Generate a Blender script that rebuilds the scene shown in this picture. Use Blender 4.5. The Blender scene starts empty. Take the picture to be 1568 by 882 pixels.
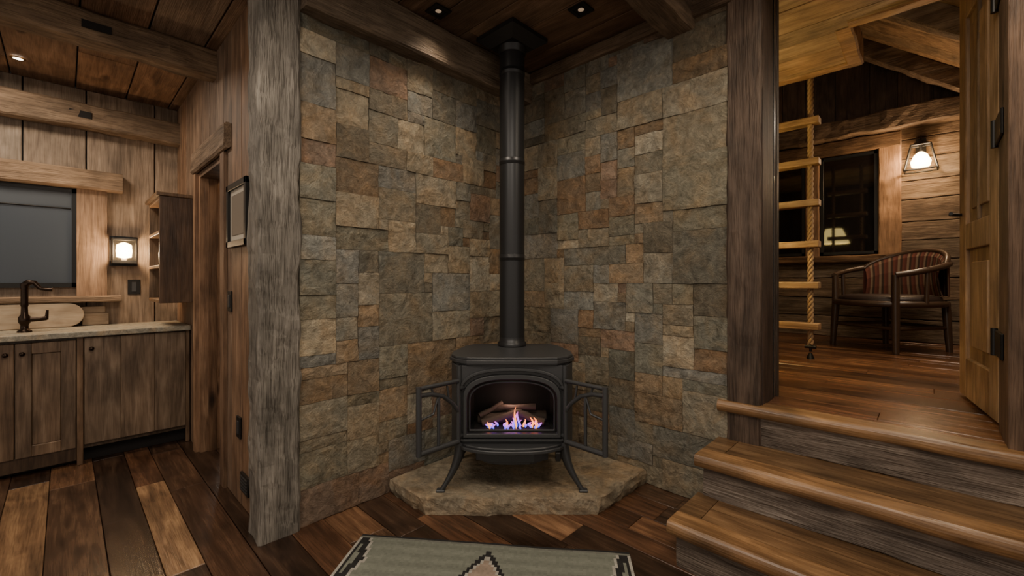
import bpy, math, random
from mathutils import Vector, Matrix, noise
R = random.Random(11)
V = Vector

# ------------------------------------------------------------------ builder
class B:
    def __init__(s): s.v=[]; s.f=[]; s.m=[]; s.c=[]; s.sm=[]; s.mats=[]
    def mi(s,mat):
        if mat not in s.mats: s.mats.append(mat)
        return s.mats.index(mat)
    def add(s,vs,fs,mat,col=(1,1,1,0),smooth=False):
        o=len(s.v); s.v+= [tuple(p) for p in vs]; i=s.mi(mat)
        for f in fs:
            s.f.append([a+o for a in f]); s.m.append(i); s.c.append(col); s.sm.append(smooth)
    def pbox(s,o,a,b,c,mat,col=(1,1,1,0)):
        o,a,b,c=V(o),V(a),V(b),V(c)
        if a.cross(b).dot(c)<0: a,b=b,a
        vs=[o,o+a,o+a+b,o+b,o+c,o+a+c,o+a+b+c,o+b+c]
        s.add(vs,[(0,3,2,1),(4,5,6,7),(0,1,5,4),(1,2,6,5),(2,3,7,6),(3,0,4,7)],mat,col)
    def box(s,x0,x1,y0,y1,z0,z1,mat,col=(1,1,1,0)):
        s.pbox((x0,y0,z0),(x1-x0,0,0),(0,y1-y0,0),(0,0,z1-z0),mat,col)
    def seg(s,p,q,z0,z1,t,mat,col=(1,1,1,0)):
        p=V((p[0],p[1],0)); q=V((q[0],q[1],0)); d=(q-p); n=V((-d.y,d.x,0)).normalized()*t
        s.pbox(p+V((0,0,z0)),d,n,(0,0,z1-z0),mat,col)
    def prism(s,poly,z0,z1,mat,col=(1,1,1,0)):
        n=len(poly)
        vs=[(x,y,z0) for x,y in poly]+[(x,y,z1) for x,y in poly]
        fs=[tuple(range(n-1,-1,-1)),tuple(range(n,2*n))]+[(i,(i+1)%n,n+(i+1)%n,n+i) for i in range(n)]
        s.add(vs,fs,mat,col)
    def tube(s,pts,r,mat,col=(1,1,1,0),seg=10,smooth=True,flat=1.0):
        pts=[V(p) for p in pts]; n=len(pts)
        rs=r if isinstance(r,(list,tuple)) else [r]*n
        vs=[]; up=None
        for i,p in enumerate(pts):
            t=(pts[min(i+1,n-1)]-pts[max(i-1,0)]).normalized()
            if up is None:
                up=V((0,0,1)) if abs(t.z)<.9 else V((1,0,0))
            a=t.cross(up).normalized(); b=a.cross(t).normalized(); up=b
            for k in range(seg):
                th=2*math.pi*k/seg
                vs.append(p+a*math.cos(th)*rs[i]+b*math.sin(th)*rs[i]*flat)
        fs=[]
        for i in range(n-1):
            for k in range(seg):
                k2=(k+1)%seg
                fs.append((i*seg+k,i*seg+k2,(i+1)*seg+k2,(i+1)*seg+k))
        s.add(vs,fs,mat,col,smooth)
        s.add(vs[:seg],[tuple(range(seg-1,-1,-1))],mat,col)
        s.add(vs[-seg:],[tuple(range(seg))],mat,col)
    def lathe(s,prof,c,mat,col=(1,1,1,0),seg=24,smooth=True):
        c=V(c); vs=[]
        for r,z in prof:
            for k in range(seg):
                th=2*math.pi*k/seg; vs.append(c+V((r*math.cos(th),r*math.sin(th),z)))
        fs=[]
        for i in range(len(prof)-1):
            for k in range(seg):
                k2=(k+1)%seg; fs.append((i*seg+k,i*seg+k2,(i+1)*seg+k2,(i+1)*seg+k))
        s.add(vs,fs,mat,col,smooth)
    def beam(s,p0,p1,w,h,mat,col=(1,1,1,0),j=.008,up=(0,0,1),step=.06,ch=.012):
        """hewn timber: w across, h along 'up', centre line p0-p1"""
        p0,p1=V(p0),V(p1); L=(p1-p0).length; t=(p1-p0)/L; up=V(up)
        a=t.cross(up).normalized(); b=a.cross(t).normalized()
        n=max(2,int(L/step)); vs=[]
        W,H=w/2,h/2
        ring=[(-W+ch,-H),(-W*.3,-H),(W*.3,-H),(W-ch,-H),(W,-H+ch),(W,-H*.3),(W,H*.3),(W,H-ch),(W-ch,H),(W*.3,H),(-W*.3,H),(-W+ch,H),(-W,H-ch),(-W,H*.3),(-W,-H*.3),(-W,-H+ch)]
        for i in range(n+1):
            c=p0+t*(L*i/n)
            for x,y in ring:
                q=c+a*x+b*y
                nz=noise.noise_vector(q*4.5)*j+noise.noise_vector(q*15)*j*.55
                nz-=t*nz.dot(t)
                vs.append(q+nz)
        m=len(ring); fs=[]
        for i in range(n):
            for k in range(m):
                k2=(k+1)%m; fs.append((i*m+k,i*m+k2,(i+1)*m+k2,(i+1)*m+k))
        fs.append(tuple(range(m-1,-1,-1))); fs.append(tuple(range(n*m,n*m+m)))
        s.add(vs,fs,mat,col,False)
    def build(s,name,bevel=0,segs=1,loc=None,rotz=0,parent=None):
        me=bpy.data.meshes.new(name); me.from_pydata(s.v,[],s.f); 
        for m in s.mats: me.materials.append(m)
        me.polygons.foreach_set('material_index',s.m)
        me.polygons.foreach_set('use_smooth',[bool(x) for x in s.sm])
        ca=me.color_attributes.new('Col','FLOAT_COLOR','CORNER')
        d=[]
        for p,c in zip(me.polygons,s.c):
            for _ in range(p.loop_total): d+=list(c)
        ca.data.foreach_set('color',d)
        me.update()
        ob=bpy.data.objects.new(name,me); bpy.context.scene.collection.objects.link(ob)
        if bevel:
            md=ob.modifiers.new('bev','BEVEL'); md.width=bevel; md.segments=segs; md.limit_method='ANGLE'; md.angle_limit=math.radians(50)
        if loc: ob.location=loc
        ob.rotation_euler[2]=rotz
        if parent: ob.parent=parent
        return ob

def tint(v=.2,warm=.08,base=1.0):
    k=base*(1+R.uniform(-v,v)); w=R.uniform(-warm,warm)
    return (k*(1+w),k,k*(1-w),R.random())

# ------------------------------------------------------------------ materials
def nt(name):
    m=bpy.data.materials.new(name); m.use_nodes=True; t=m.node_tree
    return m,t,t.nodes,t.links,t.nodes['Principled BSDF']
def ramp(N,stops):
    r=N.new('ShaderNodeValToRGB'); e=r.color_ramp.elements
    while len(e)<len(stops): e.new(.5)
    for el,(p,c) in zip(e,stops): el.position=p; el.color=(*c,1) if len(c)==3 else c
    return r
def wood(name,axis,dark,mid,light,rough=.6,bump=.35,sc=1.0,spec=.35,knots=True,crack=.28):
    m,t,N,L,P=nt(name)
    tc=N.new('ShaderNodeTexCoord'); at=N.new('ShaderNodeAttribute'); at.attribute_name='Col'
    mul=N.new('ShaderNodeMath'); mul.operation='MULTIPLY'; mul.inputs[1].default_value=37; L.new(at.outputs['Alpha'],mul.inputs[0])
    def mp(al,ac):
        q=N.new('ShaderNodeMapping'); s=[ac*sc]*3; s['XYZ'.index(axis)]=al*sc; q.inputs['Scale'].default_value=s
        L.new(tc.outputs['Object'],q.inputs['Vector']); return q
    def nz(mapn,scale,det,dist):
        n=N.new('ShaderNodeTexNoise'); n.noise_dimensions='4D'; n.inputs['Scale'].default_value=scale; n.inputs['Detail'].default_value=det
        n.inputs['Distortion'].default_value=dist; L.new(mapn.outputs[0],n.inputs['Vector']); L.new(mul.outputs[0],n.inputs['W']); return n
    n1=nz(mp(.9,8),2.2,8,1.3); n2=nz(mp(3.5,95),2,5,.2); n3=nz(mp(2.2,3.4),1.6,6,.8)
    r=ramp(N,[(.25,dark),(.5,mid),(.78,light)]); L.new(n1.outputs['Fac'],r.inputs[0])
    k=1-crack
    r2=ramp(N,[(.36,(k,k*.97,k*.94)),(.52,(1,1,1))]); L.new(n2.outputs['Fac'],r2.inputs[0])
    r3=ramp(N,[(.3,(.6,.59,.58)),(.7,(1.28,1.26,1.24))]); L.new(n3.outputs['Fac'],r3.inputs[0])
    def mx(a,b):
        x=N.new('ShaderNodeMix'); x.data_type='RGBA'; x.blend_type='MULTIPLY'; x.inputs[0].default_value=1
        L.new(a,x.inputs[6]); L.new(b,x.inputs[7]); return x.outputs[2]
    c=mx(mx(mx(r.outputs[0],r2.outputs[0]),r3.outputs[0]),at.outputs['Color'])
    if knots:
        vo=N.new('ShaderNodeTexVoronoi'); vo.voronoi_dimensions='4D'; vo.inputs['Scale'].default_value=1
        L.new(mp(1.8,4.6).outputs[0],vo.inputs['Vector']); L.new(mul.outputs[0],vo.inputs['W'])
        rk=ramp(N,[(.07,(.18,.14,.11)),(.15,(1,1,1))]); L.new(vo.outputs['Distance'],rk.inputs[0]); c=mx(c,rk.outputs[0])
    L.new(c,P.inputs['Base Color'])
    P.inputs['Roughness'].default_value=rough; P.inputs['Specular IOR Level'].default_value=spec
    ad=N.new('ShaderNodeMath'); ad.operation='ADD'; L.new(n1.outputs['Fac'],ad.inputs[0]); L.new(n2.outputs['Fac'],ad.inputs[1])
    bp=N.new('ShaderNodeBump'); bp.inputs['Strength'].default_value=bump; bp.inputs['Distance'].default_value=.012
    L.new(ad.outputs[0],bp.inputs['Height']); L.new(bp.outputs[0],P.inputs['Normal'])
    return m
def stone(name,amt=.6,sc=1.0):
    m,t,N,L,P=nt(name)
    tc=N.new('ShaderNodeTexCoord'); at=N.new('ShaderNodeAttribute'); at.attribute_name='Col'
    mul=N.new('ShaderNodeMath'); mul.operation='MULTIPLY'; mul.inputs[1].default_value=29; L.new(at.outputs['Alpha'],mul.inputs[0])
    def nz(scale,det,dist,rg=.6):
        n=N.new('ShaderNodeTexNoise'); n.noise_dimensions='4D'; n.inputs['Scale'].default_value=scale*sc; n.inputs['Detail'].default_value=det
        n.inputs['Roughness'].default_value=rg
        n.inputs['Distortion'].default_value=dist; L.new(tc.outputs['Object'],n.inputs['Vector']); L.new(mul.outputs[0],n.inputs['W']); return n
    n1=nz(11,9,1.4,.66); n2=nz(55,6,.5,.75); n3=nz(6,5,.8)
    r1=ramp(N,[(.32,(.58,.57,.54)),(.5,(.96,.96,.95)),(.68,(1.38,1.36,1.31))]); L.new(n1.outputs['Fac'],r1.inputs[0])
    r2=ramp(N,[(.35,(.74,.74,.74)),(.62,(1.16,1.16,1.16))]); L.new(n2.outputs['Fac'],r2.inputs[0])
    r3=ramp(N,[(.42,(1,1,1)),(.68,(1.17,.98,.80))]); L.new(n3.outputs['Fac'],r3.inputs[0])
    def mx(a,b):
        x=N.new('ShaderNodeMix'); x.data_type='RGBA'; x.blend_type='MULTIPLY'; x.inputs[0].default_value=1
        L.new(a,x.inputs[6]); L.new(b,x.inputs[7]); return x.outputs[2]
    c=mx(mx(mx(at.outputs['Color'],r1.outputs[0]),r2.outputs[0]),r3.outputs[0]); L.new(c,P.inputs['Base Color'])
    P.inputs['Roughness'].default_value=.72; P.inputs['Specular IOR Level'].default_value=.3
    ad=N.new('ShaderNodeMath'); ad.operation='MULTIPLY_ADD'; ad.inputs[1].default_value=.45
    L.new(n2.outputs['Fac'],ad.inputs[0]); L.new(n1.outputs['Fac'],ad.inputs[2])
    bp=N.new('ShaderNodeBump'); bp.inputs['Strength'].default_value=amt; bp.inputs['Distance'].default_value=.03
    L.new(ad.outputs[0],bp.inputs['Height']); L.new(bp.outputs[0],P.inputs['Normal'])
    return m
def plain(name,col,rough=.5,metal=0,spec=.5,bump=0,bsc=60,emit=None,es=0):
    m,t,N,L,P=nt(name)
    P.inputs['Base Color'].default_value=(*col,1); P.inputs['Roughness'].default_value=rough; P.inputs['Metallic'].default_value=metal
    P.inputs['Specular IOR Level'].default_value=spec
    n=N.new('ShaderNodeTexNoise'); n.inputs['Scale'].default_value=bsc; tc=N.new('ShaderNodeTexCoord'); L.new(tc.outputs['Object'],n.inputs['Vector'])
    if bump:
        bp=N.new('ShaderNodeBump'); bp.inputs['Strength'].default_value=bump; bp.inputs['Distance'].default_value=.004
        L.new(n.outputs['Fac'],bp.inputs['Height']); L.new(bp.outputs[0],P.inputs['Normal'])
    if emit:
        P.inputs['Emission Color'].default_value=(*emit,1); P.inputs['Emission Strength'].default_value=es
    return m
def attrmat(name,rough=.9,emis=0,bump=.0,bsc=300):
    m,t,N,L,P=nt(name)
    at=N.new('ShaderNodeAttribute'); at.attribute_name='Col'
    L.new(at.outputs['Color'],P.inputs['Base Color']); P.inputs['Roughness'].default_value=rough; P.inputs['Specular IOR Level'].default_value=.15
    if emis: L.new(at.outputs['Color'],P.inputs['Emission Color']); P.inputs['Emission Strength'].default_value=emis
    if bump:
        tc=N.new('ShaderNodeTexCoord'); n=N.new('ShaderNodeTexNoise'); n.inputs['Scale'].default_value=bsc; L.new(tc.outputs['Object'],n.inputs['Vector'])
        bp=N.new('ShaderNodeBump'); bp.inputs['Strength'].default_value=bump; bp.inputs['Distance'].default_value=.004
        L.new(n.outputs['Fac'],bp.inputs['Height']); L.new(bp.outputs[0],P.inputs['Normal'])
    return m

FLOOR=wood('floor_wood','X',(.030,.016,.010),(.088,.045,.026),(.19,.105,.06),rough=.25,bump=.12,spec=.55)
CEIL=wood('ceiling_wood','X',(.10,.058,.034),(.195,.12,.073),(.30,.195,.125),rough=.65)
GOLDX=wood('golden_wood_x','X',(.075,.040,.018),(.185,.104,.048),(.34,.205,.10),rough=.33,bump=.15,spec=.55)
PALEX=wood('soffit_wood_x','X',(.2,.12,.06),(.38,.24,.13),(.54,.37,.21),rough=.6,crack=.2)
WV=wood('wall_wood_vertical','Z',(.08,.046,.028),(.175,.107,.065),(.285,.187,.12),rough=.6)
WVG=wood('wall_wood_grey','Z',(.13,.094,.067),(.235,.177,.127),(.35,.27,.20),rough=.7)
POST=wood('post_wood','Z',(.095,.084,.070),(.19,.170,.143),(.31,.28,.24),rough=.75,bump=.9,crack=.55)
POSTB=wood('door_post_wood','Z',(.035,.023,.017),(.09,.062,.045),(.155,.112,.084),rough=.6,bump=.6,crack=.4)
BY=wood('beam_wood_y','Y',(.10,.075,.054),(.20,.153,.110),(.31,.245,.182),rough=.7,bump=.7,crack=.4)
BX=wood('beam_wood_x','X',(.09,.06,.038),(.185,.13,.085),(.30,.22,.155),rough=.7,bump=.7,crack=.4)
RIS=wood('riser_wood','X',(.055,.040,.032),(.145,.113,.09),(.29,.24,.195),rough=.7,bump=1.0,crack=.4)
CABZ=wood('cabinet_wood','Z',(.06,.037,.022),(.145,.095,.059),(.25,.175,.115),rough=.45,bump=.15)
LOG=wood('log_wall_wood','X',(.08,.052,.034),(.185,.13,.085),(.33,.25,.175),rough=.7,bump=.7,crack=.45)
DOORW=wood('door_wood','Z',(.14,.082,.04),(.27,.172,.094),(.39,.265,.16),rough=.5,bump=.15)
STONE=stone('ashlar_stone',.9); HSTONE=stone('hearth_stone',.8,.8); COUNT=stone('counter_stone',.1,2)
GROUT=plain('grout',(.085,.07,.05),.95,bump=.3)
IRON=plain('cast_iron',(.042,.043,.045),.4,.2,.5,bump=.12,bsc=220)
IRON2=plain('stove_pipe_black',(.02,.02,.021),.38,.3,.5)
BLACK=plain('black_iron',(.014,.013,.012),.45,.4)
DARK=plain('dark_void',(.008,.006,.005),.9)
BRONZE=plain('oiled_bronze',(.035,.022,.015),.3,.85)
STEEL=plain('steel_strip',(.5,.47,.43),.25,1)
NIGHT=plain('night_glass',(.006,.006,.007),.04,0,.9)
SHADEG=plain('window_screen',(.042,.052,.066),.3,0,.5)
SHADER=plain('roller_shade',(.065,.075,.088),.8)
BULB=plain('warm_bulb',(1,.8,.5),.5,emit=(1,.62,.28),es=34)
DLIGHT=plain('downlight_lens',(1,.9,.8),.5,emit=(1,.85,.68),es=8)
SMALLD=plain('small_lamp_lens',(.5,.4,.3),.5,emit=(1,.7,.45),es=.25)
LSHADE=plain('lamp_shade',(.8,.7,.4),.7,emit=(1,.74,.26),es=6)
LEATH=plain('dark_leather',(.035,.022,.018),.45,bump=.2)
CHW=plain('chair_wood',(.055,.032,.02),.35,0,.6)
AM=attrmat('woven_wool',bump=.6); STR=attrmat('striped_fabric'); 
FLM=attrmat('gas_flame',emis=2.6)
CREAM=plain('mat_board',(.42,.37,.30),.8); BRASS=plain('brass',(.35,.2,.07),.35,1)
BOARDW=wood('cutting_board_wood','Y',(.35,.25,.16),(.50,.39,.27),(.6,.49,.36),rough=.5,bump=.05,knots=False,crack=.1)
ROPE=plain('hemp_rope',(.36,.24,.13),.9,bump=.4)
GLASSP,_t,_N,_L,_P=nt('stove_glass')
_P.inputs['Base Color'].default_value=(0,0,0,1); _P.inputs['Roughness'].default_value=.05; _P.inputs['Alpha'].default_value=.2

H=2.84; HK=2.74
# ------------------------------------------------------------------ plank fields
def planks(b,o,ac,al,th,bw,mat,lmin=None,v=.25,warm=.1,base=1,gap=.004,pal=None,skip=None):
    o,ac,al,th=V(o),V(ac),V(al),V(th); W=ac.length; Ln=al.length; a=ac/W; l=al/Ln
    x=0
    while x<W-.01:
        w=min(bw*R.uniform(.8,1.25),W-x)
        if W-x-w<bw*.35: w=W-x
        y=0 if not lmin else -R.uniform(0,lmin)
        while y<Ln-.005:
            e=Ln if not lmin else min(Ln,y+lmin*R.uniform(.8,1.6))
            s=max(0,y)
            if e-s>.02:
                if pal:
                    p=R.choice(pal); k=R.uniform(.85,1.15); c=(p[0]*k,p[1]*k,p[2]*k,R.random())
                else: c=tint(v,warm,base)
                off=th.normalized()*R.uniform(-.0015,.0015)
                b.pbox(o+a*(x+gap/2)+l*(s+gap/3)+off,a*(w-gap),l*(e-s-gap*.66),th,mat,c)
            y=e
        x+=w
FP=[(.55,.58,.62),(.8,.8,.8),(1.15,1.05,.95),(1.6,1.5,1.3),(.38,.40,.43),(1.35,.95,.72),(2.6,2.9,2.6),(.7,.68,.68),(1.6,1.1,.8),(.45,.46,.48),(.95,1.0,1.0),(2.0,2.0,1.8)]
b=B(); b.box(-3.2,5,-5,0,-.12,-.025,DARK)
planks(b,(-2.6,-4.8,-.025),(0,4.8,0),(6.9,0,0),(0,0,.025),.16,FLOOR,.9,pal=FP,gap=.003)
planks(b,(-2.6,0,-.025),(0,2.0,0),(2.5,0,0),(0,0,.025),.17,FLOOR,1.6,pal=FP)
b.build('floor',.002)
b=B(); b.box(-.5,3.7,.02,3.85,.0,.574,DARK)
planks(b,(-.5,.02,.575),(0,3.74,0),(4.2,0,0),(0,0,.025),.13,FLOOR,1.5,pal=[(1.3,1.1,.95),(1.7,1.5,1.25),(.9,.8,.7),(2.0,1.8,1.5),(1.4,1.15,.9)],gap=.003)
b.build('floor_upper',.002)
b=B(); b.box(.0,5,-5,.1,H+.026,H+.1,DARK)
planks(b,(0,-4.8,H),(0,4.8,0),(4.6,0,0),(0,0,.025),.24,CEIL,2.2,v=.22,base=.85,gap=.006)
b.build('ceiling',.003)
b=B(); b.box(-2.6,-.0,-5,.1,HK+.026,HK+.1,DARK)
planks(b,(-2.5,-4.8,HK),(0,4.8,0),(2.5,0,0),(0,0,.025),.32,CEIL,1.3,v=.22,base=1.05,gap=.008)
b.box(-.02,.0,-5,-1.9,HK,H+.02,CEIL)
b.build('ceiling_kitchen',.003)

# ------------------------------------------------------------------ stone walls
PAL=[(.208,.188,.138),(.235,.21,.157),(.27,.223,.155),(.20,.148,.095),(.32,.27,.19),(.215,.207,.18),(.238,.168,.12),(.15,.138,.108),(.24,.207,.148),(.19,.18,.145),(.25,.19,.125),(.21,.197,.16),(.17,.145,.105),(.225,.22,.19),(.198,.19,.15),(.215,.15,.095),(.26,.23,.172)]
def ashlar(name,o,u,n,W,Hh,z0):
    b=B(); o,u,n=V(o),V(u),V(n); nx=int(round(W/.062)); cw=W/nx; ny=int(round((Hh-z0)/.062)); chh=(Hh-z0)/ny
    g=[[0]*nx for _ in range(ny)]
    b.pbox(o,u*W,n*-.12,(0,0,Hh),GROUT)
    b.pbox(o,u*W,n*.015,(0,0,Hh),GROUT)
    flip=u.cross(V((0,0,1))).dot(n)<0
    so=V((nx*.37,ny*1.1,3))
    def warp(x,y):
        ex=max(0,min(1,x/.06,(W-x)/.06)); 
        q=V((x*3.2,y*3.2,0))+so
        return x+ex*(noise.noise(q)*.006+noise.noise(q*6)*.003), y+noise.noise(q+V((7,3,5)))*.006+noise.noise(q*6+V((2,8,1)))*.003
    for j in range(ny):
        for i in range(nx):
            if g[j][i]: continue
            h=R.choice([1,2,2,2,3,3,3,4]); w=R.choice([2,3,3,4,4,5]) if h<3 else R.choice([3,3,4,4,5,6])
            if R.random()<.06: h,w=5,6
            if h==1: w=max(w,3)
            w=min(w,nx-i)
            k=0
            while k<w and not g[j][i+k]: k+=1
            w=k
            if i+w==nx-1 and not g[j][nx-1]: w+=1
            h=max(1,min(h,ny-j,w+ (1 if R.random()<.2 else 0)))
            for a in range(j,j+h):
                for c in range(i,i+w): g[a][c]=1
            gp=R.uniform(.0004,.0018)
            x0=i*cw+gp; x1=(i+w)*cw-gp; y0=z0+j*chh+gp; y1=z0+(j+h)*chh-gp
            mx=max(3,int((x1-x0)/.016)); my=max(3,int((y1-y0)/.016)); dep=.021+R.uniform(0,.009); sx=R.uniform(-.015,.015); sy=R.uniform(-.015,.015)
            rf=R.choice([.1,.2,.4,.8,1.2,1.8]); vs=[]; sd=R.uniform(0,100)
            for q in range(my+1):
                for p in range(mx+1):
                    x=x0+(x1-x0)*p/mx; y=y0+(y1-y0)*q/my; P_=V((x*8+sd,y*8,sd))
                    ed=(p in(0,mx)) or (q in(0,my)); dd=dep+noise.noise(P_)*.005*rf+noise.noise(P_*2.7)*.004*rf+sx*(x-x0)+sy*(y-y0)
                    xw,yw=warp(x,y)
                    if ed: dd-=.0008+max(0,noise.noise(P_*3))*.007
                    dd=max(dd,.0155)
                    vs.append(o+u*xw+n*dd+V((0,0,yw)))
            fs=[]; W1=mx+1
            for q in range(my):
                for p in range(mx):
                    a=q*W1+p; f=(a,a+1,a+1+W1,a+W1); fs.append(f[::-1] if flip else f)
            per=[p for p in range(mx+1)]+[q*W1+mx for q in range(1,my+1)]+[my*W1+p for p in range(mx-1,-1,-1)]+[q*W1 for q in range(my-1,0,-1)]
            for k in per:
                q=vs[k]; vs.append(q-n*((q-o).dot(n)-.003))
            nb=(mx+1)*(my+1)
            for k in range(len(per)):
                k2=(k+1)%len(per); f=(per[k],nb+k,nb+k2,per[k2]); fs.append(f[::-1] if flip else f)
            c=R.choice(PAL); kk=R.uniform(.76,1.1)
            if R.random()<.05: c=(.38,.34,.26)
            b.add(vs,fs,STONE,(c[0]*kk,c[1]*kk,c[2]*kk,R.random()))
    return b.build(name)
ashlar('wall_left_stone',(0,-1.69,0),(0,1,0),(1,0,0),1.69,2.66,0)
ashlar('wall_right_stone',(0.0,0,0),(1,0,0),(0,-1,0),1.53,H,0)

# ------------------------------------------------------------------ timbers
b=B(); b.beam((-.045,-1.785,0),(-.045,-1.785,H),.185,.19,POST,(1,1,1,.3),j=.014,up=(0,1,0),step=.04); b.build('timber_post')
b=B(); b.beam((.055,-1.69,2.72),(.055,-.01,2.72),.15,.23,BY,(.95,.92,.88,.2),j=.012); b.build('trim_beam_left')
b=B(); b.beam((.14,-.035,2.79),(1.55,-.035,2.79),.06,.09,BX,(.8,.75,.7,.5),j=.006); b.build('trim_beam_right')
b=B(); b.beam((1.27,-4.6,2.765),(1.27,-.02,2.765),.17,.16,BY,(.8,.72,.65,.7),j=.012); b.build('ceiling_beam')
b=B()
b.beam((1.606,-.0,.0),(1.606,-.0,H),.165,.07,POSTB,(1.0,.97,.94,.1),j=.006,up=(0,1,0),ch=.01)
b.box(1.54,1.68,.03,.30,0,H,POSTB,(.7,.65,.6,.2)); b.box(1.676,1.692,.0,.2,.6,H,POSTB,(.55,.5,.5,.6))
b.box(1.68,1.694,.225,.245,.6,H,STEEL); b.box(1.68,1.70,.26,.30,.6,H,POSTB,(.5,.5,.5,.2))
b.build('door_jamb_post')
b=B()
b.box(0,1.53,.125,.3,0,H+.2,WV,(.6,.6,.6,.1))
b.box(2.61,4.6,.02,.3,.0,H+.2,WV,(.6,.6,.6,.4)); planks(b,(2.78,.0,.61),(1.8,0,0),(0,0,2.2),(0,.02,0),.2,WV,base=.6)
b.box(1.53,2.61,.0,.3,2.88,3.1,WV,(.6,.6,.6,.4))
b.build('wall_right',.003)
b=B(); b.beam((2.69,-.02,.61),(2.69,-.02,H),.17,.07,POSTB,(1,.9,.85,.4),j=.005,up=(0,1,0),ch=.01)
b.box(2.53,2.61,.0,.30,.6,2.88,POSTB,(1.3,1.15,1.0,.8)); b.build('trim_door_casing',.003)
b=B()
hx,hy=2.545,.36; fx,fy=2.45,1.03
d=V((fx-hx,fy-hy,0)); n=V((-d.y,d.x,0)).normalized(); dl=d.length; du=d/dl
def leaf(u0,u1,z0,z1,t0,t1,c):
    b.pbox(V((hx,hy,0))+du*u0+n*t0+V((0,0,z0)),du*(u1-u0),n*(t1-t0),(0,0,z1-z0),DOORW,c)
leaf(0,dl,.615,2.86,-.035,-.005,(.8,.78,.72,.2))
for (u0,u1,z0,z1) in [(0,.13,.615,2.86),(dl-.13,dl,.615,2.86),(.13,dl-.13,.615,.83),(.13,dl-.13,1.42,1.56),(.13,dl-.13,2.68,2.86)]:
    leaf(u0,u1,z0,z1,-.045,.012,tint(.1,.04))
leaf(.2,dl-.2,.9,1.35,-.02,.004,tint(.1)); leaf(.2,dl-.2,1.63,2.61,-.02,.004,tint(.1))
leaf(.33,.35,1.56,2.68,-.02,.01,(.5,.5,.5,.1))
for z in (.98,1.9,2.5):
    b.box(2.520,2.53,.12,.34,z-.055,z+.055,BLACK); b.tube([(2.520,.35,z-.06),(2.520,.35,z+.06)],.012,BLACK)
b.tube([(2.47,.98,1.62),(2.43,.975,1.62),(2.40,.93,1.62),(2.40,.87,1.62)],.009,BLACK)
b.build('door_1',.004)

# ------------------------------------------------------------------ staircase
b=B(); X0,X1=1.485,4.4
def tread(yf,z,yb,i):
    pr=[]; r=.03
    for k in range(9):
        th=-math.pi/2+math.pi*k/8
        pr.append((yf+.02-math.cos(th)*.02, z-r+math.sin(th)*r))
    pr=[(yf+.12,z-2*r)]+pr+[(yf+.12,z)]
    m=len(pr); vs=[]; S=50
    for s_ in range(S+1):
        x=X0+(X1-X0)*s_/S
        for (y,zz) in pr: vs.append((x,y+noise.noise(V((x*2.5,zz*3,i)))*.009,zz+ (0 if abs(zz-z)<.001 else noise.noise(V((x*3,y,i+4)))*.007)))
    fs=[]
    for s_ in range(S):
        for k in range(m):
            k2=(k+1)%m; fs.append((s_*m+k2,s_*m+k,(s_+1)*m+k,(s_+1)*m+k2))
    fs.append(tuple(range(m))); fs.append(tuple(range(S*m+m-1,S*m-1,-1)))
    b.add(vs,fs,GOLDX,(1.2,1.15,1.05,R.random()))
    if yb-yf>.14:
        b.box(X0,X0+.1,yf+.122,yb,z-.058,z-.001,GOLDX,tint(.1,.04,.7))
        yy=yf+.122; w=(yb-yy)/2
        for k in range(2): b.box(X0+.103,X1,yy+w*k+.001,yy+w*(k+1)-.002,z-.056,z-.001,GOLDX,tint(.12,.05,.8))
tread(-.69,.2,-.325,1); tread(-.375,.4,-.008,2); tread(-.06,.605,.0,3)
for y,z0,z1 in [(-.655,0,.142),(-.34,.2,.342),(-.025,.4,.545)]:
    b.beam((X0+.03,y+.02,(z0+z1)/2),(X1,y+.02,(z0+z1)/2),.035,z1-z0+.004,RIS,tint(.1,.03,1.1),j=.008,ch=.004)
b.box(X0+.04,X1,-.63,-.01,0,.14,RIS,(.6,.6,.6,.2)); b.box(X0+.04,X1,-.31,-.004,.1,.343,RIS,(.6,.6,.6,.5)); b.box(X0+.045,X1,-.003,.018,.0,.572,RIS,(.6,.6,.6,.5))
b.build('staircase')

# ------------------------------------------------------------------ hearth
b=B()
poly=[(.03,-.03),(.03,-1.18),(.2,-1.19),(.375,-1.18),(.5,-1.06),(.62,-.955),(.74,-.82),(.86,-.72),(.96,-.61),(1.04,-.535),(1.05,-.33),(1.055,-.03)]
n=len(poly); cx=sum(p[0] for p in poly)/n; cy=sum(p[1] for p in poly)/n
vs=[]; rings=[(.985,0),(1.0,.018),(1.008,.04),(1.002,.062),(.998,.084),(.985,.091),(.93,.091),(.85,.091),(.7,.091),(.5,.091),(.25,.091)]
pp=[]
for i in range(n):
    a,c=V(poly[i]),V(poly[(i+1)%n]); kk=max(3,int((c-a).length/.03))
    for k in range(kk): pp.append(a.lerp(c,k/kk))
m=len(pp)
for ri,(s_,z) in enumerate(rings):
    for p in pp:
        q=V((cx+(p.x-cx)*s_,cy+(p.y-cy)*s_,z)); nz=noise.noise_vector(q*8)*.012+noise.noise_vector(q*28)*.010
        if ri>=6: nz=V((0,0,nz.z*.3))
        elif ri>=4: nz=V((nz.x,nz.y,nz.z*.35))
        if ri==0: nz.z=0
        vs.append((max(.02,q.x+nz.x),min(-.02,q.y+nz.y),q.z+nz.z*.6))
fs=[]
for i in range(len(rings)-1):
    for k in range(m):
        k2=(k+1)%m; fs.append((i*m+k2,i*m+k,(i+1)*m+k,(i+1)*m+k2))
fs.append(tuple(range((len(rings)-1)*m+m-1,(len(rings)-1)*m-1,-1)))
b.add(vs,fs,HSTONE,(.27,.225,.16,.3)); ob=b.build('hearth_slab')

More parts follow.
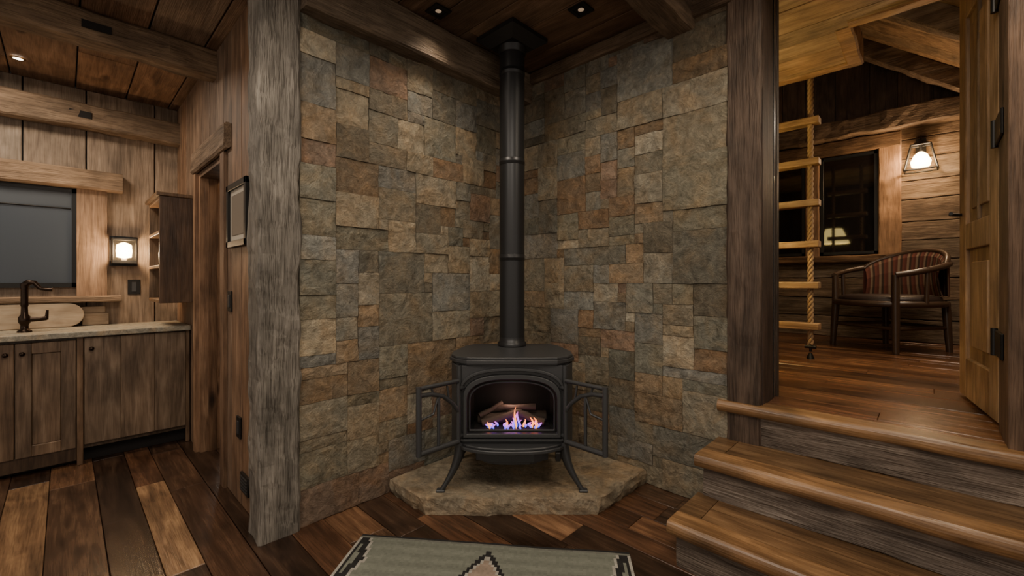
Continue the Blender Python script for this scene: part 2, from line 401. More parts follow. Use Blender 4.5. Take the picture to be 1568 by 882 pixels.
# ------------------------------------------------------------------ stove
SL=(.489,-.626,.091); SR=math.radians(43.95)
b=B()
def sym(pl): return pl+[(-x,y) for x,y in reversed(pl)]
def topo(k,f): return sym([(0,-.262*f),(.14,-.26*f),(.25,-.25*f),(.315,-.205*f),(.358*k,-.135*f),(.362*k,-.02),(.31*k,.2),(.26*k,.27),(.12,.285)])
def dedup(p):
    o=[]
    for q in p:
        if not o or (V(q)-V(o[-1])).length>1e-5: o.append(q)
    if (V(o[0])-V(o[-1])).length<1e-5: o.pop()
    return o
b.prism(dedup(topo(1,1)),.70,.722,IRON); b.prism(dedup(topo(.975,.965)),.722,.736,IRON); b.prism(dedup(topo(.94,.93)),.688,.70,IRON)
for sx in (1,-1):
    pts=[(.288*sx,-.225),(.33*sx,-.12),(.335*sx,0),(.30*sx,.2)]
    for p,q in zip(pts,pts[1:]):
        b.seg(p,q,.235,.69,-.02*sx,IRON)
    b.tube([(.33*sx,-.125,.24),(.33*sx,-.125,.69)],.012,IRON); b.tube([(.292*sx,-.232,.24),(.292*sx,-.232,.69)],.014,IRON)
    for z in (.27,.66): b.tube([(.292*sx,-.238,z),(.33*sx,-.13,z),(.338*sx,0,z)],.007,IRON)
    b.tube([(.298*sx,-.222,.55),(.305*sx,-.21,.61),(.318*sx,-.165,.635),(.33*sx,-.12,.64)],.006,IRON)
b.box(-.30,.30,.18,.2,.235,.69,IRON)
b.box(-.30,.30,-.22,.18,.235,.255,IRON)
b.box(-.28,.28,.02,.03,.25,.68,DARK); b.pbox((-.28,-.22,.25),(.04,.24,0),(.01,0,0),(0,0,.44),DARK); b.pbox((.28,-.22,.25),(-.04,.24,0),(-.01,0,0),(0,0,.44),DARK)
b.box(-.27,.27,-.22,.02,.672,.682,DARK); b.box(-.27,.27,-.22,.02,.255,.30,IRON)
def arch(hw,zs,zt,zb,n=24):
    pts=[(-hw,zb),(-hw,zs)]
    for k in range(1,n):
        th=math.pi-math.pi*k/n
        pts.append((hw*math.copysign(abs(math.cos(th))**.75,math.cos(th)),zs+(zt-zs)*math.sin(th)**.85))
    pts+=[(hw,zs),(hw,zb)]
    return pts
def archring(A,Bp,y0,y1,mat):
    n=len(A); vs=[]
    for y in (y0,y1):
        vs+=[(x,y,z) for x,z in A]; vs+=[(x,y,z) for x,z in Bp]
    fs=[]
    for i in range(n):
        j=(i+1)%n
        fs.append((i,j,n+j,n+i)); fs.append((2*n+i,3*n+i,3*n+j,2*n+j))
        fs.append((n+i,n+j,3*n+j,3*n+i)); fs.append((i,2*n+i,2*n+j,j))
    b.add(vs,fs,mat)
inn=arch(.248,.50,.618,.318); mid=arch(.268,.52,.642,.298)
def rectring(A,hw,z0,z1):
    o=[]; n=len(A)
    for i,(x,z) in enumerate(A):
        if i==0: o.append((-hw,z0))
        elif i==n-1: o.append((hw,z0))
        else:
            t=(i-1)/(n-3); 
            if t<.2: o.append((-hw,A[1][1]+(z1-A[1][1])*t/.2))
            elif t>.8: o.append((hw,A[1][1]+(z1-A[1][1])*(1-t)/.2))
            else: o.append((-hw+2*hw*(t-.2)/.6,z1))
    return o
archring(rectring(mid,.292,.24,.69),mid,-.235,-.215,IRON)
archring(mid,inn,-.258,-.225,IRON)
archring(arch(.289,.55,.678,.275),arch(.277,.54,.662,.288),-.254,-.23,IRON)
archring(arch(.238,.497,.606,.328),arch(.23,.492,.596,.337),-.242,-.228,IRON)
b.add([(x,-.230,z) for x,z in inn],[tuple(range(len(inn)))],GLASSP)
lip=dedup(sym([(0,-.335),(.1,-.33),(.19,-.31),(.26,-.275),(.296,-.235),(.296,-.15)]))
b.prism(lip,.232,.25,IRON); b.prism([(x*.96,y*.97) for x,y in lip],.25,.262,IRON)
b.prism(dedup(sym([(0,-.27),(.12,-.265),(.2,-.23),(.215,-.1)])),.165,.232,IRON)
b.prism(dedup(sym([(0,-.25),(.1,-.245),(.16,-.21),(.17,-.05)])),.145,.17,IRON)
b.box(.235,.262,-.3,-.27,.185,.232,BLACK)
for sx in (1,-1):
    for (x0,y0,x1,y1) in [(.285,-.2,.392,-.245),(.27,.15,.34,.20)]:
        P0=V((x0*sx,y0,.26)); P1=V((x1*sx,y1,.0)); pts=[];rs=[]
        for k in range(9):
            t=k/8; p=P0.lerp(P1,t); p.x-=sx*.022*math.sin(math.pi*t); pts.append(p); rs.append(.034*(1-t)+.014 if t<.85 else .019)
        b.tube(pts,rs,IRON,seg=8,flat=.7)
        b.box(x1*sx-.024,x1*sx+.024,y1-.02,y1+.02,0,.012,IRON)
for sx in (1,-1):
    h=V((.292*sx,-.275,0)); o=V((.468*sx,-.455,0)); D=o-h
    def pt(t,z): return tuple(h+D*t+V((0,0,z)))
    b.tube([pt(0,.285),pt(0,.60)],.012,IRON); b.tube([pt(1,.275),pt(1,.625)],.016,IRON,seg=6)
    b.tube([pt(0,.285),pt(1,.285)],.016,IRON,seg=6)
    b.tube([pt(0,.615),pt(1,.615)],.012,IRON,seg=6)
    b.tube([pt(0,.45),pt(.15,.50),pt(.4,.55),pt(.7,.575),pt(1,.58)],.012,IRON)
    b.tube([pt(.52,.3),pt(.52,.57)],.009,IRON)
    b.tube([pt(.52,.56),pt(.65,.47),pt(.98,.455)],.006,IRON); b.tube([pt(.25,.525),pt(.3,.60)],.006,IRON); b.tube([pt(.65,.57),pt(.7,.61)],.006,IRON)
    b.tube([pt(0,.57),(.27*sx,-.24,.57)],.011,IRON); b.tube([pt(0,.31),(.27*sx,-.24,.31)],.011,IRON)
LG=plain('charred_log',(.10,.075,.055),.9,bump=1,bsc=40)
b.box(-.22,.22,-.2,-.02,.30,.315,DARK)
for (a,c,r) in [((-.2,-.06,.345),(.2,-.04,.355),.03),((-.17,-.12,.340),(.06,-.07,.39),.02),((.18,-.13,.340),(-.02,-.05,.40),.02),((-.12,-.05,.40),(.14,-.08,.42),.017),((-.19,-.1,.37),(-.06,-.04,.43),.014)]:
    a,c=V(a),V(c); pts=[a.lerp(c,k/6)+noise.noise_vector(a.lerp(c,k/6)*20)*.01 for k in range(7)]
    b.tube(pts,[r*(.9+.2*R.random()) for _ in pts],LG,seg=9)
stove=b.build('wood_stove',.003,loc=SL,rotz=SR)
b=B()
for k in range(40):
    x=R.uniform(-.15,.18); y=R.uniform(-.175,-.12); hgt=R.uniform(.015,.04)
    if abs(x-.03)<.02: hgt*=2.3
    typ=R.random(); hot=(x>.09 and typ<.6) or typ<.14
    if hot: hgt*=1.6
    n=8; pts=[];rs=[]
    for q in range(n):
        t=q/(n-1); pts.append(V((x+.016*math.sin(t*3+k)*t,y,.318+hgt*t))); rs.append(max(.0006,.0065*math.sin(math.pi*min(1,.15+t*.85))**.8))
    for q in range(n-1):
        t=q/(n-1)
        if hot: c=(1.1,.22+.2*(1-t),.06,1)
        else: c=(.05+.65*t,.09+.05*t,.95-.4*t,1)
        b.tube([pts[q],pts[q+1]],[rs[q],rs[q+1]],FLM,c,seg=6)
fl=b.build('flames'); fl.parent=stove

# stove pipe
px,py=2.307-.694*2.82,-2.512+.72*2.82
b=B()
b.lathe([(.092,0),(.092,.02),(.084,.025),(.081,.06)],(px,py,.830),IRON2)
b.lathe([(.081,0),(.081,1.96)],(px,py,.85),IRON2,seg=40)
for z in (1.40,2.02,2.60):
    b.lathe([(.081,-.02),(.0835,-.018),(.0835,-.002),(.0855,0),(.0835,.002),(.0835,.018),(.081,.02)],(px,py,z),IRON2,seg=40)
b.lathe([(.083,-.07),(.088,-.065),(.09,-.02),(.11,-.005)],(px,py,H-.05),IRON2,seg=40)
q=.165; r_=.10; zt=H-.004; zl=H-.03; zb=H-.075
vs=[(px+sx*k,py+sy*k,z) for k,z in ((q,zt),(q,zl),(r_,zb)) for sx,sy in ((-1,-1),(1,-1),(1,1),(-1,1))]
b.add(vs,[(i,(i+1)%4,4+(i+1)%4,4+i) for i in range(4)]+[(4+i,4+(i+1)%4,8+(i+1)%4,8+i) for i in range(4)]+[(8,9,10,11)],IRON2)
b.build('stove_pipe')

# ------------------------------------------------------------------ rug
b=B()
U,Vl=1.27,1.9; cs=.0127; nu=int(U/cs); nv=int(Vl/cs)
G=(.150,.156,.125,1); DK=(.02,.019,.018,1); CR=(.30,.28,.24,1); TN=(.25,.19,.145,1)
def rc(u,v):
    e=min(v,Vl-v)
    if e<.013: return DK
    if e<.024: return (.12,.12,.1,1)
    s=min(u,U-u)
    if s<.012: return CR
    w=(v%.36); w=min(w,.36-w)
    if s<.045+w*.22: 
        return DK if s>.014+w*.22 or s<.02 else G
    if s<.06+w*.22: return CR
    per=.9; w=(v-.05)%per; w=min(w,per-w) if w>=0 else 0
    if v<.05: return G
    dd=w*.55-abs(u-U/2)
    if dd>.0:
        if dd<.022: return DK
        if dd<.034: return CR
        if dd<.10: return TN
        if dd<.12: return DK
        return G
    return G
for i in range(nu):
    for j in range(nv):
        u,v=(i+.5)*cs,(j+.5)*cs; c=rc(u,v); k=R.uniform(.9,1.1)*(1+.10*math.sin(v*90)+.06*noise.noise(V((u*3,v*14,1)))); c=(c[0]*k,c[1]*k,c[2]*k,1)
        x,y=i*cs,-j*cs
        def zz(x,y): return .012+.004*noise.noise(V((x*3,y*3,2)))
        b.add([(x,y,zz(x,y)),(x,y-cs,zz(x,y-cs)),(x+cs,y-cs,zz(x+cs,y-cs)),(x+cs,y,zz(x+cs,y))],[(0,1,2,3)],AM,c)
b.box(0,nu*cs,-nv*cs,0,.001,.008,AM,DK)
b.build('area_rug',loc=(.32,-1.50,0),rotz=math.radians(37.4))

# ------------------------------------------------------------------ partition wall with doorway, and kitchen
YW=-1.83
b=B()
planks(b,(-.83,YW,0),(.69,0,0),(0,0,HK),(0,.03,0),.17,WV,v=.2,base=.9)
b.box(-.83,-.14,YW+.03,YW+.15,0,HK,WV,(.6,.6,.6,.2))
planks(b,(-1.55,YW,2.03),(.72,0,0),(0,0,HK-2.03),(0,.03,0),.17,WV,v=.2,base=.95)
b.box(-1.55,-.83,YW+.03,YW+.15,2.03,HK,WV,(.6,.6,.6,.2))
planks(b,(-2.42,YW,0),(.87,0,0),(0,0,HK),(0,.03,0),.2,WV,v=.2,base=1.1)
b.box(-2.42,-1.55,YW+.03,YW+.15,0,HK,WV,(.6,.6,.6,.2))
b.build('wall_partition',.003)
b=B()
b.box(-1.55,-1.50,YW-.0,YW+.15,0,2.03,WV,(1.6,1.5,1.4,.5)); b.box(-1.50,-1.485,YW+.05,YW+.10,0,2.03,WV,(.9,.8,.7,.1))
b.box(-.85,-.81,YW-.0,YW+.15,0,2.03,WV,(.9,.9,.9,.7)); b.box(-1.5,-.83,YW,YW+.15,2.0,2.03,WV,(.9,.9,.9,.3))
b.box(-1.60,-1.53,YW-.025,YW,0,2.03,WV,(1.6,1.5,1.4,.35)); b.box(-.83,-.74,YW-.02,YW,0,2.03,WV,(.9,.85,.8,.15))
b.beam((-1.6,YW-.02,2.11),(-.66,YW-.02,2.11),.04,.15,BX,(1.1,1.05,1,.3),j=.005); b.build('trim_doorway')
b=B(); planks(b,(-2.4,-.6,0),(1.6,0,0),(0,0,HK),(0,.03,0),.2,WV,base=.8); planks(b,(-.6,YW+.15,0),(0,1.2,0),(0,0,HK),(.03,0,0),.2,WV,base=.8)
b.build('wall_hall',.003)
b=B(); b.box(-.42,-.28,YW-.012,YW-.001,.10,.2,BLACK); 
for k in range(5): b.box(-.41,-.29,YW-.016,YW-.010,.112+.017*k,.118+.017*k,IRON)
b.build('floor_register')
def outlet(name,x,z,w=.075,h=.12):
    b=B(); b.box(x-w/2,x+w/2,YW-.01,YW-.001,z-h/2,z+h/2,BLACK); b.box(x-w*.22,x+w*.22,YW-.014,YW-.009,z-h*.3,z+h*.3,IRON); b.build(name,.002)
outlet('wall_outlet',-.47,.43); outlet('light_switch',-.66,1.13)
b=B()
fx0,fx1,fz0,fz1=-.64,-.25,1.44,1.80
b.box(fx0+.03,fx1-.03,YW-.015,YW-.002,fz0+.03,fz1-.03,CREAM); b.box(fx0+.07,fx1-.07,YW-.018,YW-.014,fz0+.065,fz1-.065,plain('print',(.14,.11,.08),.7))
for (a,c,e,f) in [(fx0,fx1,fz0,fz0+.035),(fx0,fx1,fz1-.035,fz1),(fx0,fx0+.035,fz0,fz1),(fx1-.035,fx1,fz0,fz1)]: b.box(a,c,YW-.03,YW-.002,e,f,BLACK)
b.build('picture_frame',.004)

XK=-2.42
b=B(); b.box(XK-.12,XK-.025,-5,YW+.1,0,HK,DARK)
planks(b,(XK,-4.8,0),(0,2.98,0),(0,0,HK),(-.025,0,0),.34,WVG,v=.18,warm=.05,base=1.0,gap=.008)
b.build('wall_kitchen',.004)
b=B(); b.beam((XK+.075,-4.8,2.505),(XK+.075,YW,2.505),.14,.18,BY,(1,.9,.8,.4),j=.012)
b.box(XK+.125,XK+.148,-2.49,-2.37,2.48,2.53,DARK); b.build('trim_beam_kitchen')  # dark block stands in for the shaded hollow of a mortise
b=B(); b.beam((-1.06,-4.8,2.65),(-1.06,YW,2.65),.14,.17,BY,(1,.87,.73,.9),j=.012)
b.box(-1.005,-.986,-2.45,-2.33,2.63,2.67,DARK); b.build('kitchen_ceiling_beam')  # shade of the mortise slot put in as a dark block
b=B()
b.box(XK+.001,XK+.02,-3.6,-2.45,1.2,1.95,SHADEG); 
b.box(XK+.021,XK+.026,-3.58,-2.48,1.80,1.93,SHADER); b.tube([(XK+.028,-3.58,1.80),(XK+.028,-2.48,1.80)],.006,BLACK,seg=6)
for k in range(2): b.box(XK+.02,XK+.03,-3.6,-2.45,1.2+.72*k,1.235+.72*k,BLACK)
b.box(XK+.02,XK+.03,-2.475,-2.45,1.2,1.95,BLACK)
b.box(XK+.001,XK+.045,-2.45,-2.28,1.12,1.96,WVG,(1.25,1.05,.9,.4)); b.box(XK+.001,XK+.045,-3.8,-3.6,1.12,1.96,WVG,(1.1,1,.9,.1))
b.beam((XK+.05,-3.9,2.03),(XK+.05,-2.19,2.03),.09,.15,BY,(1.15,1.0,.85,.3),j=.006)
b.beam((XK+.065,-3.9,1.11),(XK+.065,-2.2,1.11),.12,.045,BY,(1.3,1.15,1,.3),j=.004,ch=.008)
b.build('window_1')
b=B()
b.box(XK+.003,-1.80,-4.6,YW-.005,.87,.905,COUNT,(.30,.275,.22,.1))
b.box(XK+.003,-1.86,-4.6,YW-.01,.1,.87,CABZ,(.5,.5,.5,.2)); b.box(XK+.003,-1.92,-4.6,YW-.01,0,.1,DARK)
def cabdoor(y0,y1,z0=.12,z1=.85):
    x0,x1=-1.862,-1.835
    fr=.07
    for (a,c,e,f) in [(y0,y0+fr,z0,z1),(y1-fr,y1,z0,z1),(y0+fr,y1-fr,z0,z0+fr),(y0+fr,y1-fr,z1-fr,z1)]: b.box(x0,x1,a,c,e,f,CABZ,tint(.1,.05,1.1))
    n=max(1,int((y1-y0-2*fr)/.12)); w=(y1-y0-2*fr)/n
    for k in range(n): b.box(x0,x1-.012,y0+fr+w*k+.001,y0+fr+w*(k+1)-.001,z0+fr,z1-fr,CABZ,tint(.18,.06,1.2))
def slab(y0,y1):
    n=3; w=(y1-y0)/n
    for k in range(n): b.box(-1.862,-1.838,y0+w*k,y0+w*(k+1)-.0005,.13,.86,CABZ,tint(.16,.06,1.25))
slab(-2.42,YW-.03); cabdoor(-2.73,-2.46); cabdoor(-3.03,-2.735); cabdoor(-3.4,-3.04); cabdoor(-3.8,-3.41)
b.box(-1.87,-1.83,-2.455,-2.425,.0,.87,CABZ,(1.2,1.1,1,.3)); b.box(-1.9,-1.85,-4.4,-2.455,.03,.12,CABZ,(.5,.45,.4,.2))
b.box(-1.87,-1.84,YW-.03,YW-.005,.0,.87,CABZ,(.9,.85,.8,.3))
for y in (-2.385,-2.70,-2.77):
    b.lathe([(.006,0),(.006,.012),(.015,.02),(.013,.03),(.0,.033)],(0,0,0),BRONZE,seg=14)
    n=14*5
    for i in range(len(b.v)-n,len(b.v)):
        p=b.v[i]; b.v[i]=(-1.838+p[2],y+p[0],.785+p[1])
b.build('kitchen_cabinet',.003)
b=B(); FX,FY=-2.05,-2.70
b.lathe([(.036,0),(.034,.012),(.020,.02),(.020,.05),(.03,.07),(.03,.10),(.018,.12),(.016,.17),(.019,.18),(.019,.2)],(FX,FY,.905),BRONZE)
b.tube([(FX,FY,1.1),(FX,FY-.0,1.19),(FX,FY+.0,1.22),(FX+.005,FY+.02,1.24),(FX+.01,FY+.045,1.238),(FX+.02,FY+.07,1.2),(FX+.02,FY+.1,1.19),(FX+.025,FY+.13,1.19)],[.018,.018,.023,.021,.015,.013,.012,.015],BRONZE)
b.tube([(FX,FY+.02,.99),(FX+.01,FY+.07,.99),(FX+.01,FY+.1,.995)],[.018,.014,.016],BRONZE); b.tube([(FX+.01,FY+.1,.985),(FX+.02,FY+.105,1.05)],[.01,.007],BRONZE)
b.build('kitchen_faucet')
b=B(); pr=[]
for k in range(13):
    th=-math.pi/2+math.pi*k/12; pr.append((-2.50+.09*math.cos(th)*1.0,.995+.088*math.sin(th)))
pr=[(-3.1,.907)]+pr+[(-3.1,1.083)]
vs=[(-2.33,y,z) for y,z in pr]+[(-2.30,y,z) for y,z in pr]; n=len(pr)
b.add(vs,[tuple(range(n-1,-1,-1)),tuple(range(n,2*n))]+[(i,(i+1)%n,n+(i+1)%n,n+i) for i in range(n)],BOARDW); b.build('cutting_board',.004)
b=B(); b.box(-2.40,-2.345,-2.42,-2.27,.907,1.0,BOARDW,(.7,.65,.6,.3)); b.box(-2.40,-2.35,-2.5,-2.29,1.0,1.05,BOARDW,(.6,.55,.5,.6)); b.build('wood_block',.004)
b=B(); x0,x1,y0,y1,z0,z1=-2.2,-1.63,-2.045,YW-.002,1.09,1.86
b.box(x1-.025,x1,y0,y1,z0,z1,CABZ,(.62,.52,.46,.2)); b.box(x0,x0+.025,y0,y1,z0,z1,CABZ,(1,1,1,.3)); b.box(x0,x1,y1-.015,y1,z0,z1,CABZ,(.7,.6,.5,.3))
for z in (z0,z0+.25,z0+.5,z1-.025): b.box(x0+.02,x1-.02,y0,y1-.01,z,z+.025,CABZ,(1.5,1.35,1.15,z))
b.box(x0-.02,x1+.015,y0-.02,y1,z1,z1+.025,CABZ,(1.1,1.0,.85,.9))
b.box(x1-.24,x1-.03,y0+.03,y1-.03,z0+.028,z0+.13,CREAM); b.lathe([(.0,0),(.035,0),(.04,.1),(.03,.12)],(x1-.4,y0+.08,z0+.278),CREAM)
b.build('spice_shelf',.003)
b=B(); sy,sz=-2.18,1.49
b.box(XK+.001,XK+.012,sy-.085,sy+.085,sz-.12,sz+.12,BLACK)
b.box(XK+.01,XK+.11,sy-.075,sy+.075,sz-.10,sz-.075,BLACK); b.box(XK+.01,XK+.11,sy-.075,sy+.075,sz+.085,sz+.10,BLACK); b.box(XK+.03,XK+.09,sy-.05,sy+.05,sz+.10,sz+.115,BLACK)
for a in (-1,1):
    for c in (.014,.106): b.tube([(XK+c,sy+a*.071,sz-.1),(XK+c,sy+a*.071,sz+.1)],.005,BLACK,seg=6)
b.lathe([(.018,-.08),(.018,-.06)],(XK+.055,sy,sz),CREAM); b.lathe([(.001,-.06),(.045,-.05),(.05,0),(.045,.05),(.02,.065),(.001,.07)],(XK+.058,sy,sz),BULB)
b.build('wall_sconce')
b=B(); b.box(XK+.001,XK+.01,-2.155,-2.075,1.14,1.26,BLACK); b.box(XK+.009,XK+.014,-2.13,-2.10,1.16,1.24,IRON); b.build('kitchen_outlet',.002)
def downlight(name,x,y,z,r=.045,sq=False):
    b=B(); z-=.004
    if sq:
        for (a,c,e,f) in [(-.055,.055,-.055,-.035),(-.055,.055,.035,.055),(-.055,-.035,-.035,.035),(.035,.055,-.035,.035)]: b.box(x+a,x+c,y+e,y+f,z-.008,z,BLACK)
        b.box(x-.035,x+.035,y-.035,y+.035,z-.003,z,DARK); b.lathe([(.0,-.006),(.014,-.005),(.018,-.003)],(x,y,z),SMALLD)
    else:
        b.lathe([(.0,-.004),(r*.7,-.004)],(x,y,z),DLIGHT); b.lathe([(r*.7,-.005),(r,-.006),(r*1.1,0)],(x,y,z),BRASS)
    b.build(name)
downlight('kitchen_downlight',-2.06,-2.73,HK,.035)
downlight('square_downlight',.24,-.99,H,sq=True); downlight('square_downlight.001',.85,-.42,H,sq=True)
downlight('ceiling_downlight',.49,-1.15,H,.085)

# ------------------------------------------------------------------ upper room
YB=3.75
b=B(); z=.6; b.box(-.6,3.8,YB+.02,YB+.15,.4,5,DARK)
while z<3.05:
    h=min(R.uniform(.17,.24),3.1-z); b.beam((-.5,YB+.02,z+h/2),(3.7,YB+.02,z+h/2),.05,h-.008,LOG,tint(.2,.05,.95),j=.008,ch=.005); z+=h
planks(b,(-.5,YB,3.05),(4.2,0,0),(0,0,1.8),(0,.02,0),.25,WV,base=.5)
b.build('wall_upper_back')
b=B(); b.beam((-.5,YB-.1,2.97),(3.7,YB-.1,2.97),.16,.2,LOG,(.9,.85,.8,.4),j=.02); b.build('trim_log_upper')
b=B()
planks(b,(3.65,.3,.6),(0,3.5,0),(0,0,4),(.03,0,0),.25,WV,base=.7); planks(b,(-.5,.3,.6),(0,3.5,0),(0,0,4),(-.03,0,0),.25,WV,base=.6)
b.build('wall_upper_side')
b=B()
sl=-.79; xr=.9
def rz(x): return 3.30+sl*(x-2.54) if x>xr else 3.30+sl*(xr-2.54)-(xr-x)*.79
y=.3
while y<3.85:
    w=R.uniform(.2,.3); w=min(w,3.86-y)
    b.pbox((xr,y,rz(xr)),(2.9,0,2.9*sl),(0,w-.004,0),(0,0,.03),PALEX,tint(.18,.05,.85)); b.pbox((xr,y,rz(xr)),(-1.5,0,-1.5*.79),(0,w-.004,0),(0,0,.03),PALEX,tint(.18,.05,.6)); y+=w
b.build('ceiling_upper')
b=B()
for y in (3.55,2.3):
    b.beam((xr,y,rz(xr)-.1),(3.6,y,rz(3.6)-.1),.13,.17,LOG,(.9,.85,.8,.2),j=.012)
b.build('roof_rafter')
b=B()
planks(b,(-.5,.3,2.94),(0,.82,0),(4.15,0,0),(0,0,.03),.28,PALEX,v=.12,base=1.0)
planks(b,(-.5,1.12,2.94),(0,.66,0),(2.43,0,0),(0,0,.03),.28,PALEX,v=.12,base=1.0)
b.box(-.5,3.65,.3,1.12,2.97,3.15,DARK); b.box(-.5,1.93,1.12,1.78,2.97,3.15,DARK)
b.beam((-.5,1.74,3.03),(1.93,1.74,3.03),.1,.2,PALEX,(1,.9,.8,.5),j=.008); b.beam((1.93,1.08,3.03),(3.6,1.08,3.03),.1,.2,PALEX,(1,.9,.8,.5),j=.008); b.beam((1.9,1.1,3.03),(1.9,1.79,3.03),.1,.2,PALEX,(.9,.8,.7,.5),j=.008)
b.build('loft_floor',.003)
b=B(); LY=1.80
for xx in (1.27,1.605):
    for ph in (0,math.pi*2/3,math.pi*4/3):
        pts=[]
        for k in range(180):
            zz=.72+(2.98-.72)*k/179; th=zz*48+ph; pts.append((xx+.012*math.cos(th),LY+.012*math.sin(th),zz))
        b.tube(pts,.0125,ROPE,seg=6)
    b.tube([(xx,LY,.74),(xx,LY,.66)],.01,BLACK); b.lathe([(.03,.0),(.025,.02),(.01,.05)],(xx,LY,.6),BLACK)
    b.tube([(xx+.04,LY,.7),(xx-.04,LY,.7)],.015,BLACK)
for k in range(6):
    zz=.872+.341*k; b.box(1.20,1.67,LY-.055,LY+.055,zz-.027,zz+.027,PALEX,tint(.1,.05,1.0))
b.build('rope_ladder',.008,segs=2)
def win(name,xa,xb,z0,z1,my=True):
    b=B(); y=YB-.01
    b.box(xa,xb,y-.02,y,z0,z1,NIGHT)
    for (a,c,e,f) in [(xa,xb,z0,z0+.035),(xa,xb,z1-.035,z1),(xa,xa+.035,z0,z1),(xb-.035,xb,z0,z1)]: b.box(a,c,y-.045,y,e,f,BLACK)
    b.build(name,.003)
win('window_2',1.39,1.915,1.55,2.69); win('window_3',.45,1.24,1.55,2.69)
b=B()
b.beam((1.315,YB-.04,1.5),(1.315,YB-.04,2.75),.14,.07,WVG,(1.1,.85,.65,.3),j=.005,up=(0,1,0)); b.beam((2.01,YB-.04,1.45),(2.01,YB-.04,2.86),.19,.07,WVG,(1.5,1.15,.85,.6),j=.005,up=(0,1,0))
b.beam((.3,YB-.05,2.78),(2.1,YB-.05,2.78),.08,.16,LOG,(.9,.75,.6,.6),j=.008); b.beam((.3,YB-.06,1.5),(2.12,YB-.06,1.5),.1,.08,LOG,(.9,.7,.5,.2),j=.006)
b.build('trim_upper_windows')
b=B(); lx,lz,ly=2.257,2.52,YB-.14
b.box(lx-.04,lx+.04,YB-.035,YB-.015,lz+.05,lz+.22,BLACK); b.tube([(lx,YB-.03,lz+.19),(lx,YB-.09,lz+.23),(lx,ly,lz+.22),(lx,ly,lz+.17)],.009,BLACK)
T=.075; Wd=.125; zt=lz+.13; zb=lz-.13
for (s_,zz) in ((T,zt),(Wd,zb)):
    q=[(lx-s_,ly-s_*.7,zz),(lx+s_,ly-s_*.7,zz),(lx+s_,ly+s_*.7,zz),(lx-s_,ly+s_*.7,zz)]
    for i in range(4): b.tube([q[i],q[(i+1)%4]],.009,BLACK,seg=6)
for sx in (-1,1):
    for syy in (-.7,.7): b.tube([(lx+sx*T,ly+syy*T,zt),(lx+sx*Wd,ly+syy*Wd,zb)],.008,BLACK,seg=6)
b.lathe([(.09,0),(.05,.03),(.01,.05)],(lx,ly,zt),BLACK,seg=4); b.lathe([(.001,-.09),(.07,-.08),(.08,-.03),(.05,.04),(.015,.07),(.001,.075)],(lx,ly,lz-.01),BULB)
b.tube([(lx,ly,zt),(lx,ly,lz+.05)],.014,BLACK)
b.build('lantern_sconce')
b=B(); lx2,ly2=1.2,1.19
b.lathe([(.0,0),(.14,0),(.14,.02),(.03,.035),(.012,.05),(.012,1.3)],(lx2,ly2,.6),BRONZE); b.lathe([(.21,1.26),(.11,1.5)],(lx2,ly2,.6),LSHADE); b.build('floor_lamp')

# barrel armchair
b=B(); S=1.10
def arcp(r,a0,a1,z0,z1,n=20,zf=None,ry=None):
    o=[]
    for k in range(n+1):
        t=k/n; a=a0+(a1-a0)*t; zz=z0+(z1-z0)*math.sin(math.pi*t)**1.2; o.append((r*math.sin(a),(ry or r)*math.cos(a)-.0,zz))
    return o
A0,A1=-2.3,2.3
b.tube(arcp(.38,A0,A1,.64,.76,28),.024,CHW)
b.tube(arcp(.36,-math.pi,math.pi,.40,.40,28),.026,CHW)
b.lathe([(.0,.39),(.33,.39),(.35,.42),(.34,.455),(.28,.47),(0,.475)],(0,0,0),LEATH,seg=28)
n=48; a0,a1=-1.2,1.2
for k in range(n):
    ta=k/n; tb=(k+1)/n; aa=a0+(a1-a0)*ta; ab=a0+(a1-a0)*tb
    c=[(.15,.055,.04,1),(.11,.042,.032,1),(.22,.15,.10,1),(.06,.038,.028,1)][k%4]
    def top(t): return .70+.15*math.sin(math.pi*t)**.7
    for (r1,r2,q0,q1) in [(.35,.33,0,.25),(.33,.32,.25,.6),(.32,.335,.6,.9),(.335,.355,.9,1)]:
        def P3(a,t,r,q): return (r*math.sin(a),r*math.cos(a),.46+(top(t)-.46)*q)
        b.add([P3(aa,ta,r1,q0),P3(ab,tb,r1,q0),P3(ab,tb,r2,q1),P3(aa,ta,r2,q1)],[(0,1,2,3)],STR,c)
    b.add([(.385*math.sin(aa),.385*math.cos(aa),.46),(.385*math.sin(ab),.385*math.cos(ab),.46),(.38*math.sin(ab),.38*math.cos(ab),top(tb)),(.38*math.sin(aa),.38*math.cos(aa),top(ta))],[(3,2,1,0)],STR,c)
    b.add([(.38*math.sin(aa),.38*math.cos(aa),top(ta)),(.38*math.sin(ab),.38*math.cos(ab),top(tb)),(.355*math.sin(ab),.355*math.cos(ab),top(tb)),(.355*math.sin(aa),.355*math.cos(aa),top(ta))],[(0,1,2,3)],STR,c)
b.tube([(.37*math.sin(a0+(a1-a0)*k/30),.37*math.cos(a0+(a1-a0)*k/30),top(k/30)+.008) for k in range(31)],.02,CHW)
for a,zt in ((A0,.64),(A1,.64),(-.75,.42),(.75,.42)):
    x,y=.37*math.sin(a),.37*math.cos(a)
    b.tube([(x,y,zt),(x*.99,y*.99,.4),(x*1.02,y*1.02,.2),(x*1.05,y*1.05,0)],[.024,.030,.028,.022],CHW)
for a in (-1.75,1.75): b.tube([(.37*math.sin(a),.37*math.cos(a),.40),(.38*math.sin(a),.38*math.cos(a),.70)],.016,CHW)
for a,c in ((A0,A1),(A0,-.75),(A1,.75),(-.75,.75)):
    b.tube([(.375*math.sin(a),.375*math.cos(a),.2),(.375*math.sin(c),.375*math.cos(c),.2)],.015,CHW)
ch=b.build('barrel_armchair',loc=(2.03,3.02,.6),rotz=math.radians(-38)); ch.scale=(S,S,S)

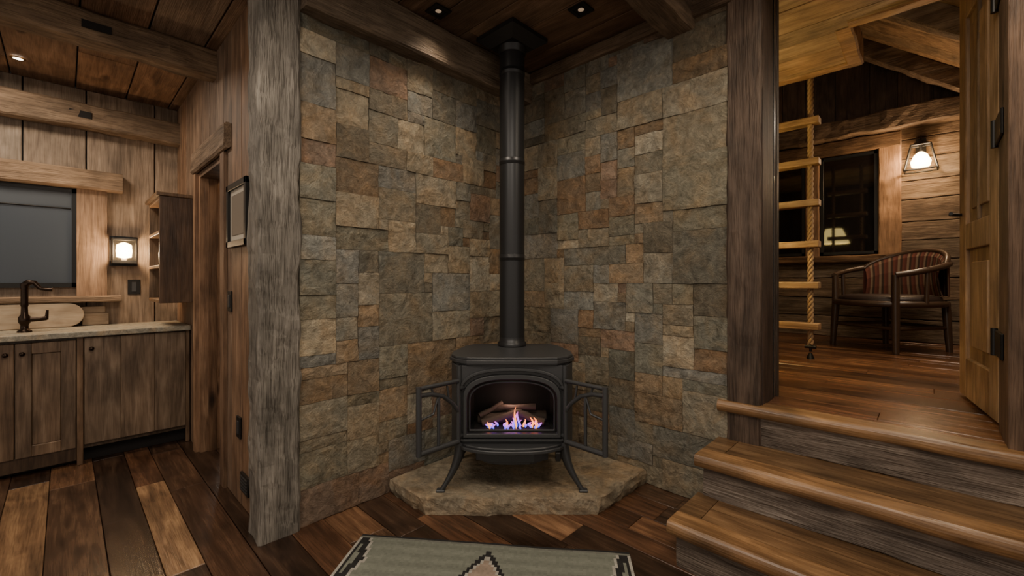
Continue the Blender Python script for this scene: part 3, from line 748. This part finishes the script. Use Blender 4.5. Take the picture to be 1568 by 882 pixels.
# ------------------------------------------------------------------ lights
def area(name,loc,size,pw,col=(1,.86,.7),rot=(0,0,0)):
    l=bpy.data.lights.new(name,'AREA'); l.shape='DISK'; l.size=size; l.energy=pw; l.color=col
    o=bpy.data.objects.new(name,l); o.location=loc; o.rotation_euler=rot; bpy.context.scene.collection.objects.link(o)
def point(name,loc,pw,col=(1,.7,.42),r=.05):
    l=bpy.data.lights.new(name,'POINT'); l.energy=pw; l.color=col; l.shadow_soft_size=r
    o=bpy.data.objects.new(name,l); o.location=loc; bpy.context.scene.collection.objects.link(o)
def spot(name,loc,pw,ang,col=(1,.84,.66)):
    l=bpy.data.lights.new(name,'SPOT'); l.energy=pw; l.color=col; l.spot_size=math.radians(ang); l.spot_blend=1; l.shadow_soft_size=.06
    o=bpy.data.objects.new(name,l); o.location=loc; bpy.context.scene.collection.objects.link(o)
area('ceiling_fill',(1.9,-2.1,H-.08),.9,34,(1,.88,.74))  # added fill light above the camera, out of frame, no fixture modelled
area('ceiling_fill.001',(.8,-2.6,H-.12),.6,22,(1,.88,.74))  # second added fill under the ceiling, also out of frame
spot('downlight_beam',(.28,-.97,H-.03),17,115); spot('downlight_beam.001',(.85,-.44,H-.03),17,115); spot('downlight_beam.002',(.49,-1.15,H-.03),12,115)
area('kitchen_lamp',(-1.6,-2.9,HK-.05),.5,26,(1,.84,.66))
area('stair_lamp',(2.4,-.55,H-.05),.5,18,(1,.84,.64))
point('sconce_glow',(XK+.17,-2.18,1.49),8); point('lantern_glow',(2.257,YB-.28,2.47),22)
area('upper_room_fill',(2.6,2.2,2.75),.5,20,(1,.8,.58)); point('floor_lamp_glow',(1.2,1.19,2.0),16,(1,.75,.35),.06)  # upper room area light is an added fill without a fixture
point('hall_lamp',(-1.1,-1.2,2.3),6); point('stove_glow',(.489+.05,-.626-.06,.091+.46),.5,(1,.6,.5),.03)
w=bpy.data.worlds.new('world'); bpy.context.scene.world=w; w.use_nodes=True
w.node_tree.nodes['Background'].inputs[0].default_value=(1,.87,.74,1); w.node_tree.nodes['Background'].inputs[1].default_value=.75
cam=bpy.data.cameras.new('camera'); co=bpy.data.objects.new('camera',cam); bpy.context.scene.collection.objects.link(co)
co.location=(2.307,-2.512,1.25); co.rotation_euler=(math.pi/2,0,math.radians(43.95)); cam.lens=15.153; cam.sensor_width=36; cam.shift_y=-.007; cam.clip_start=.05
bpy.context.scene.camera=co
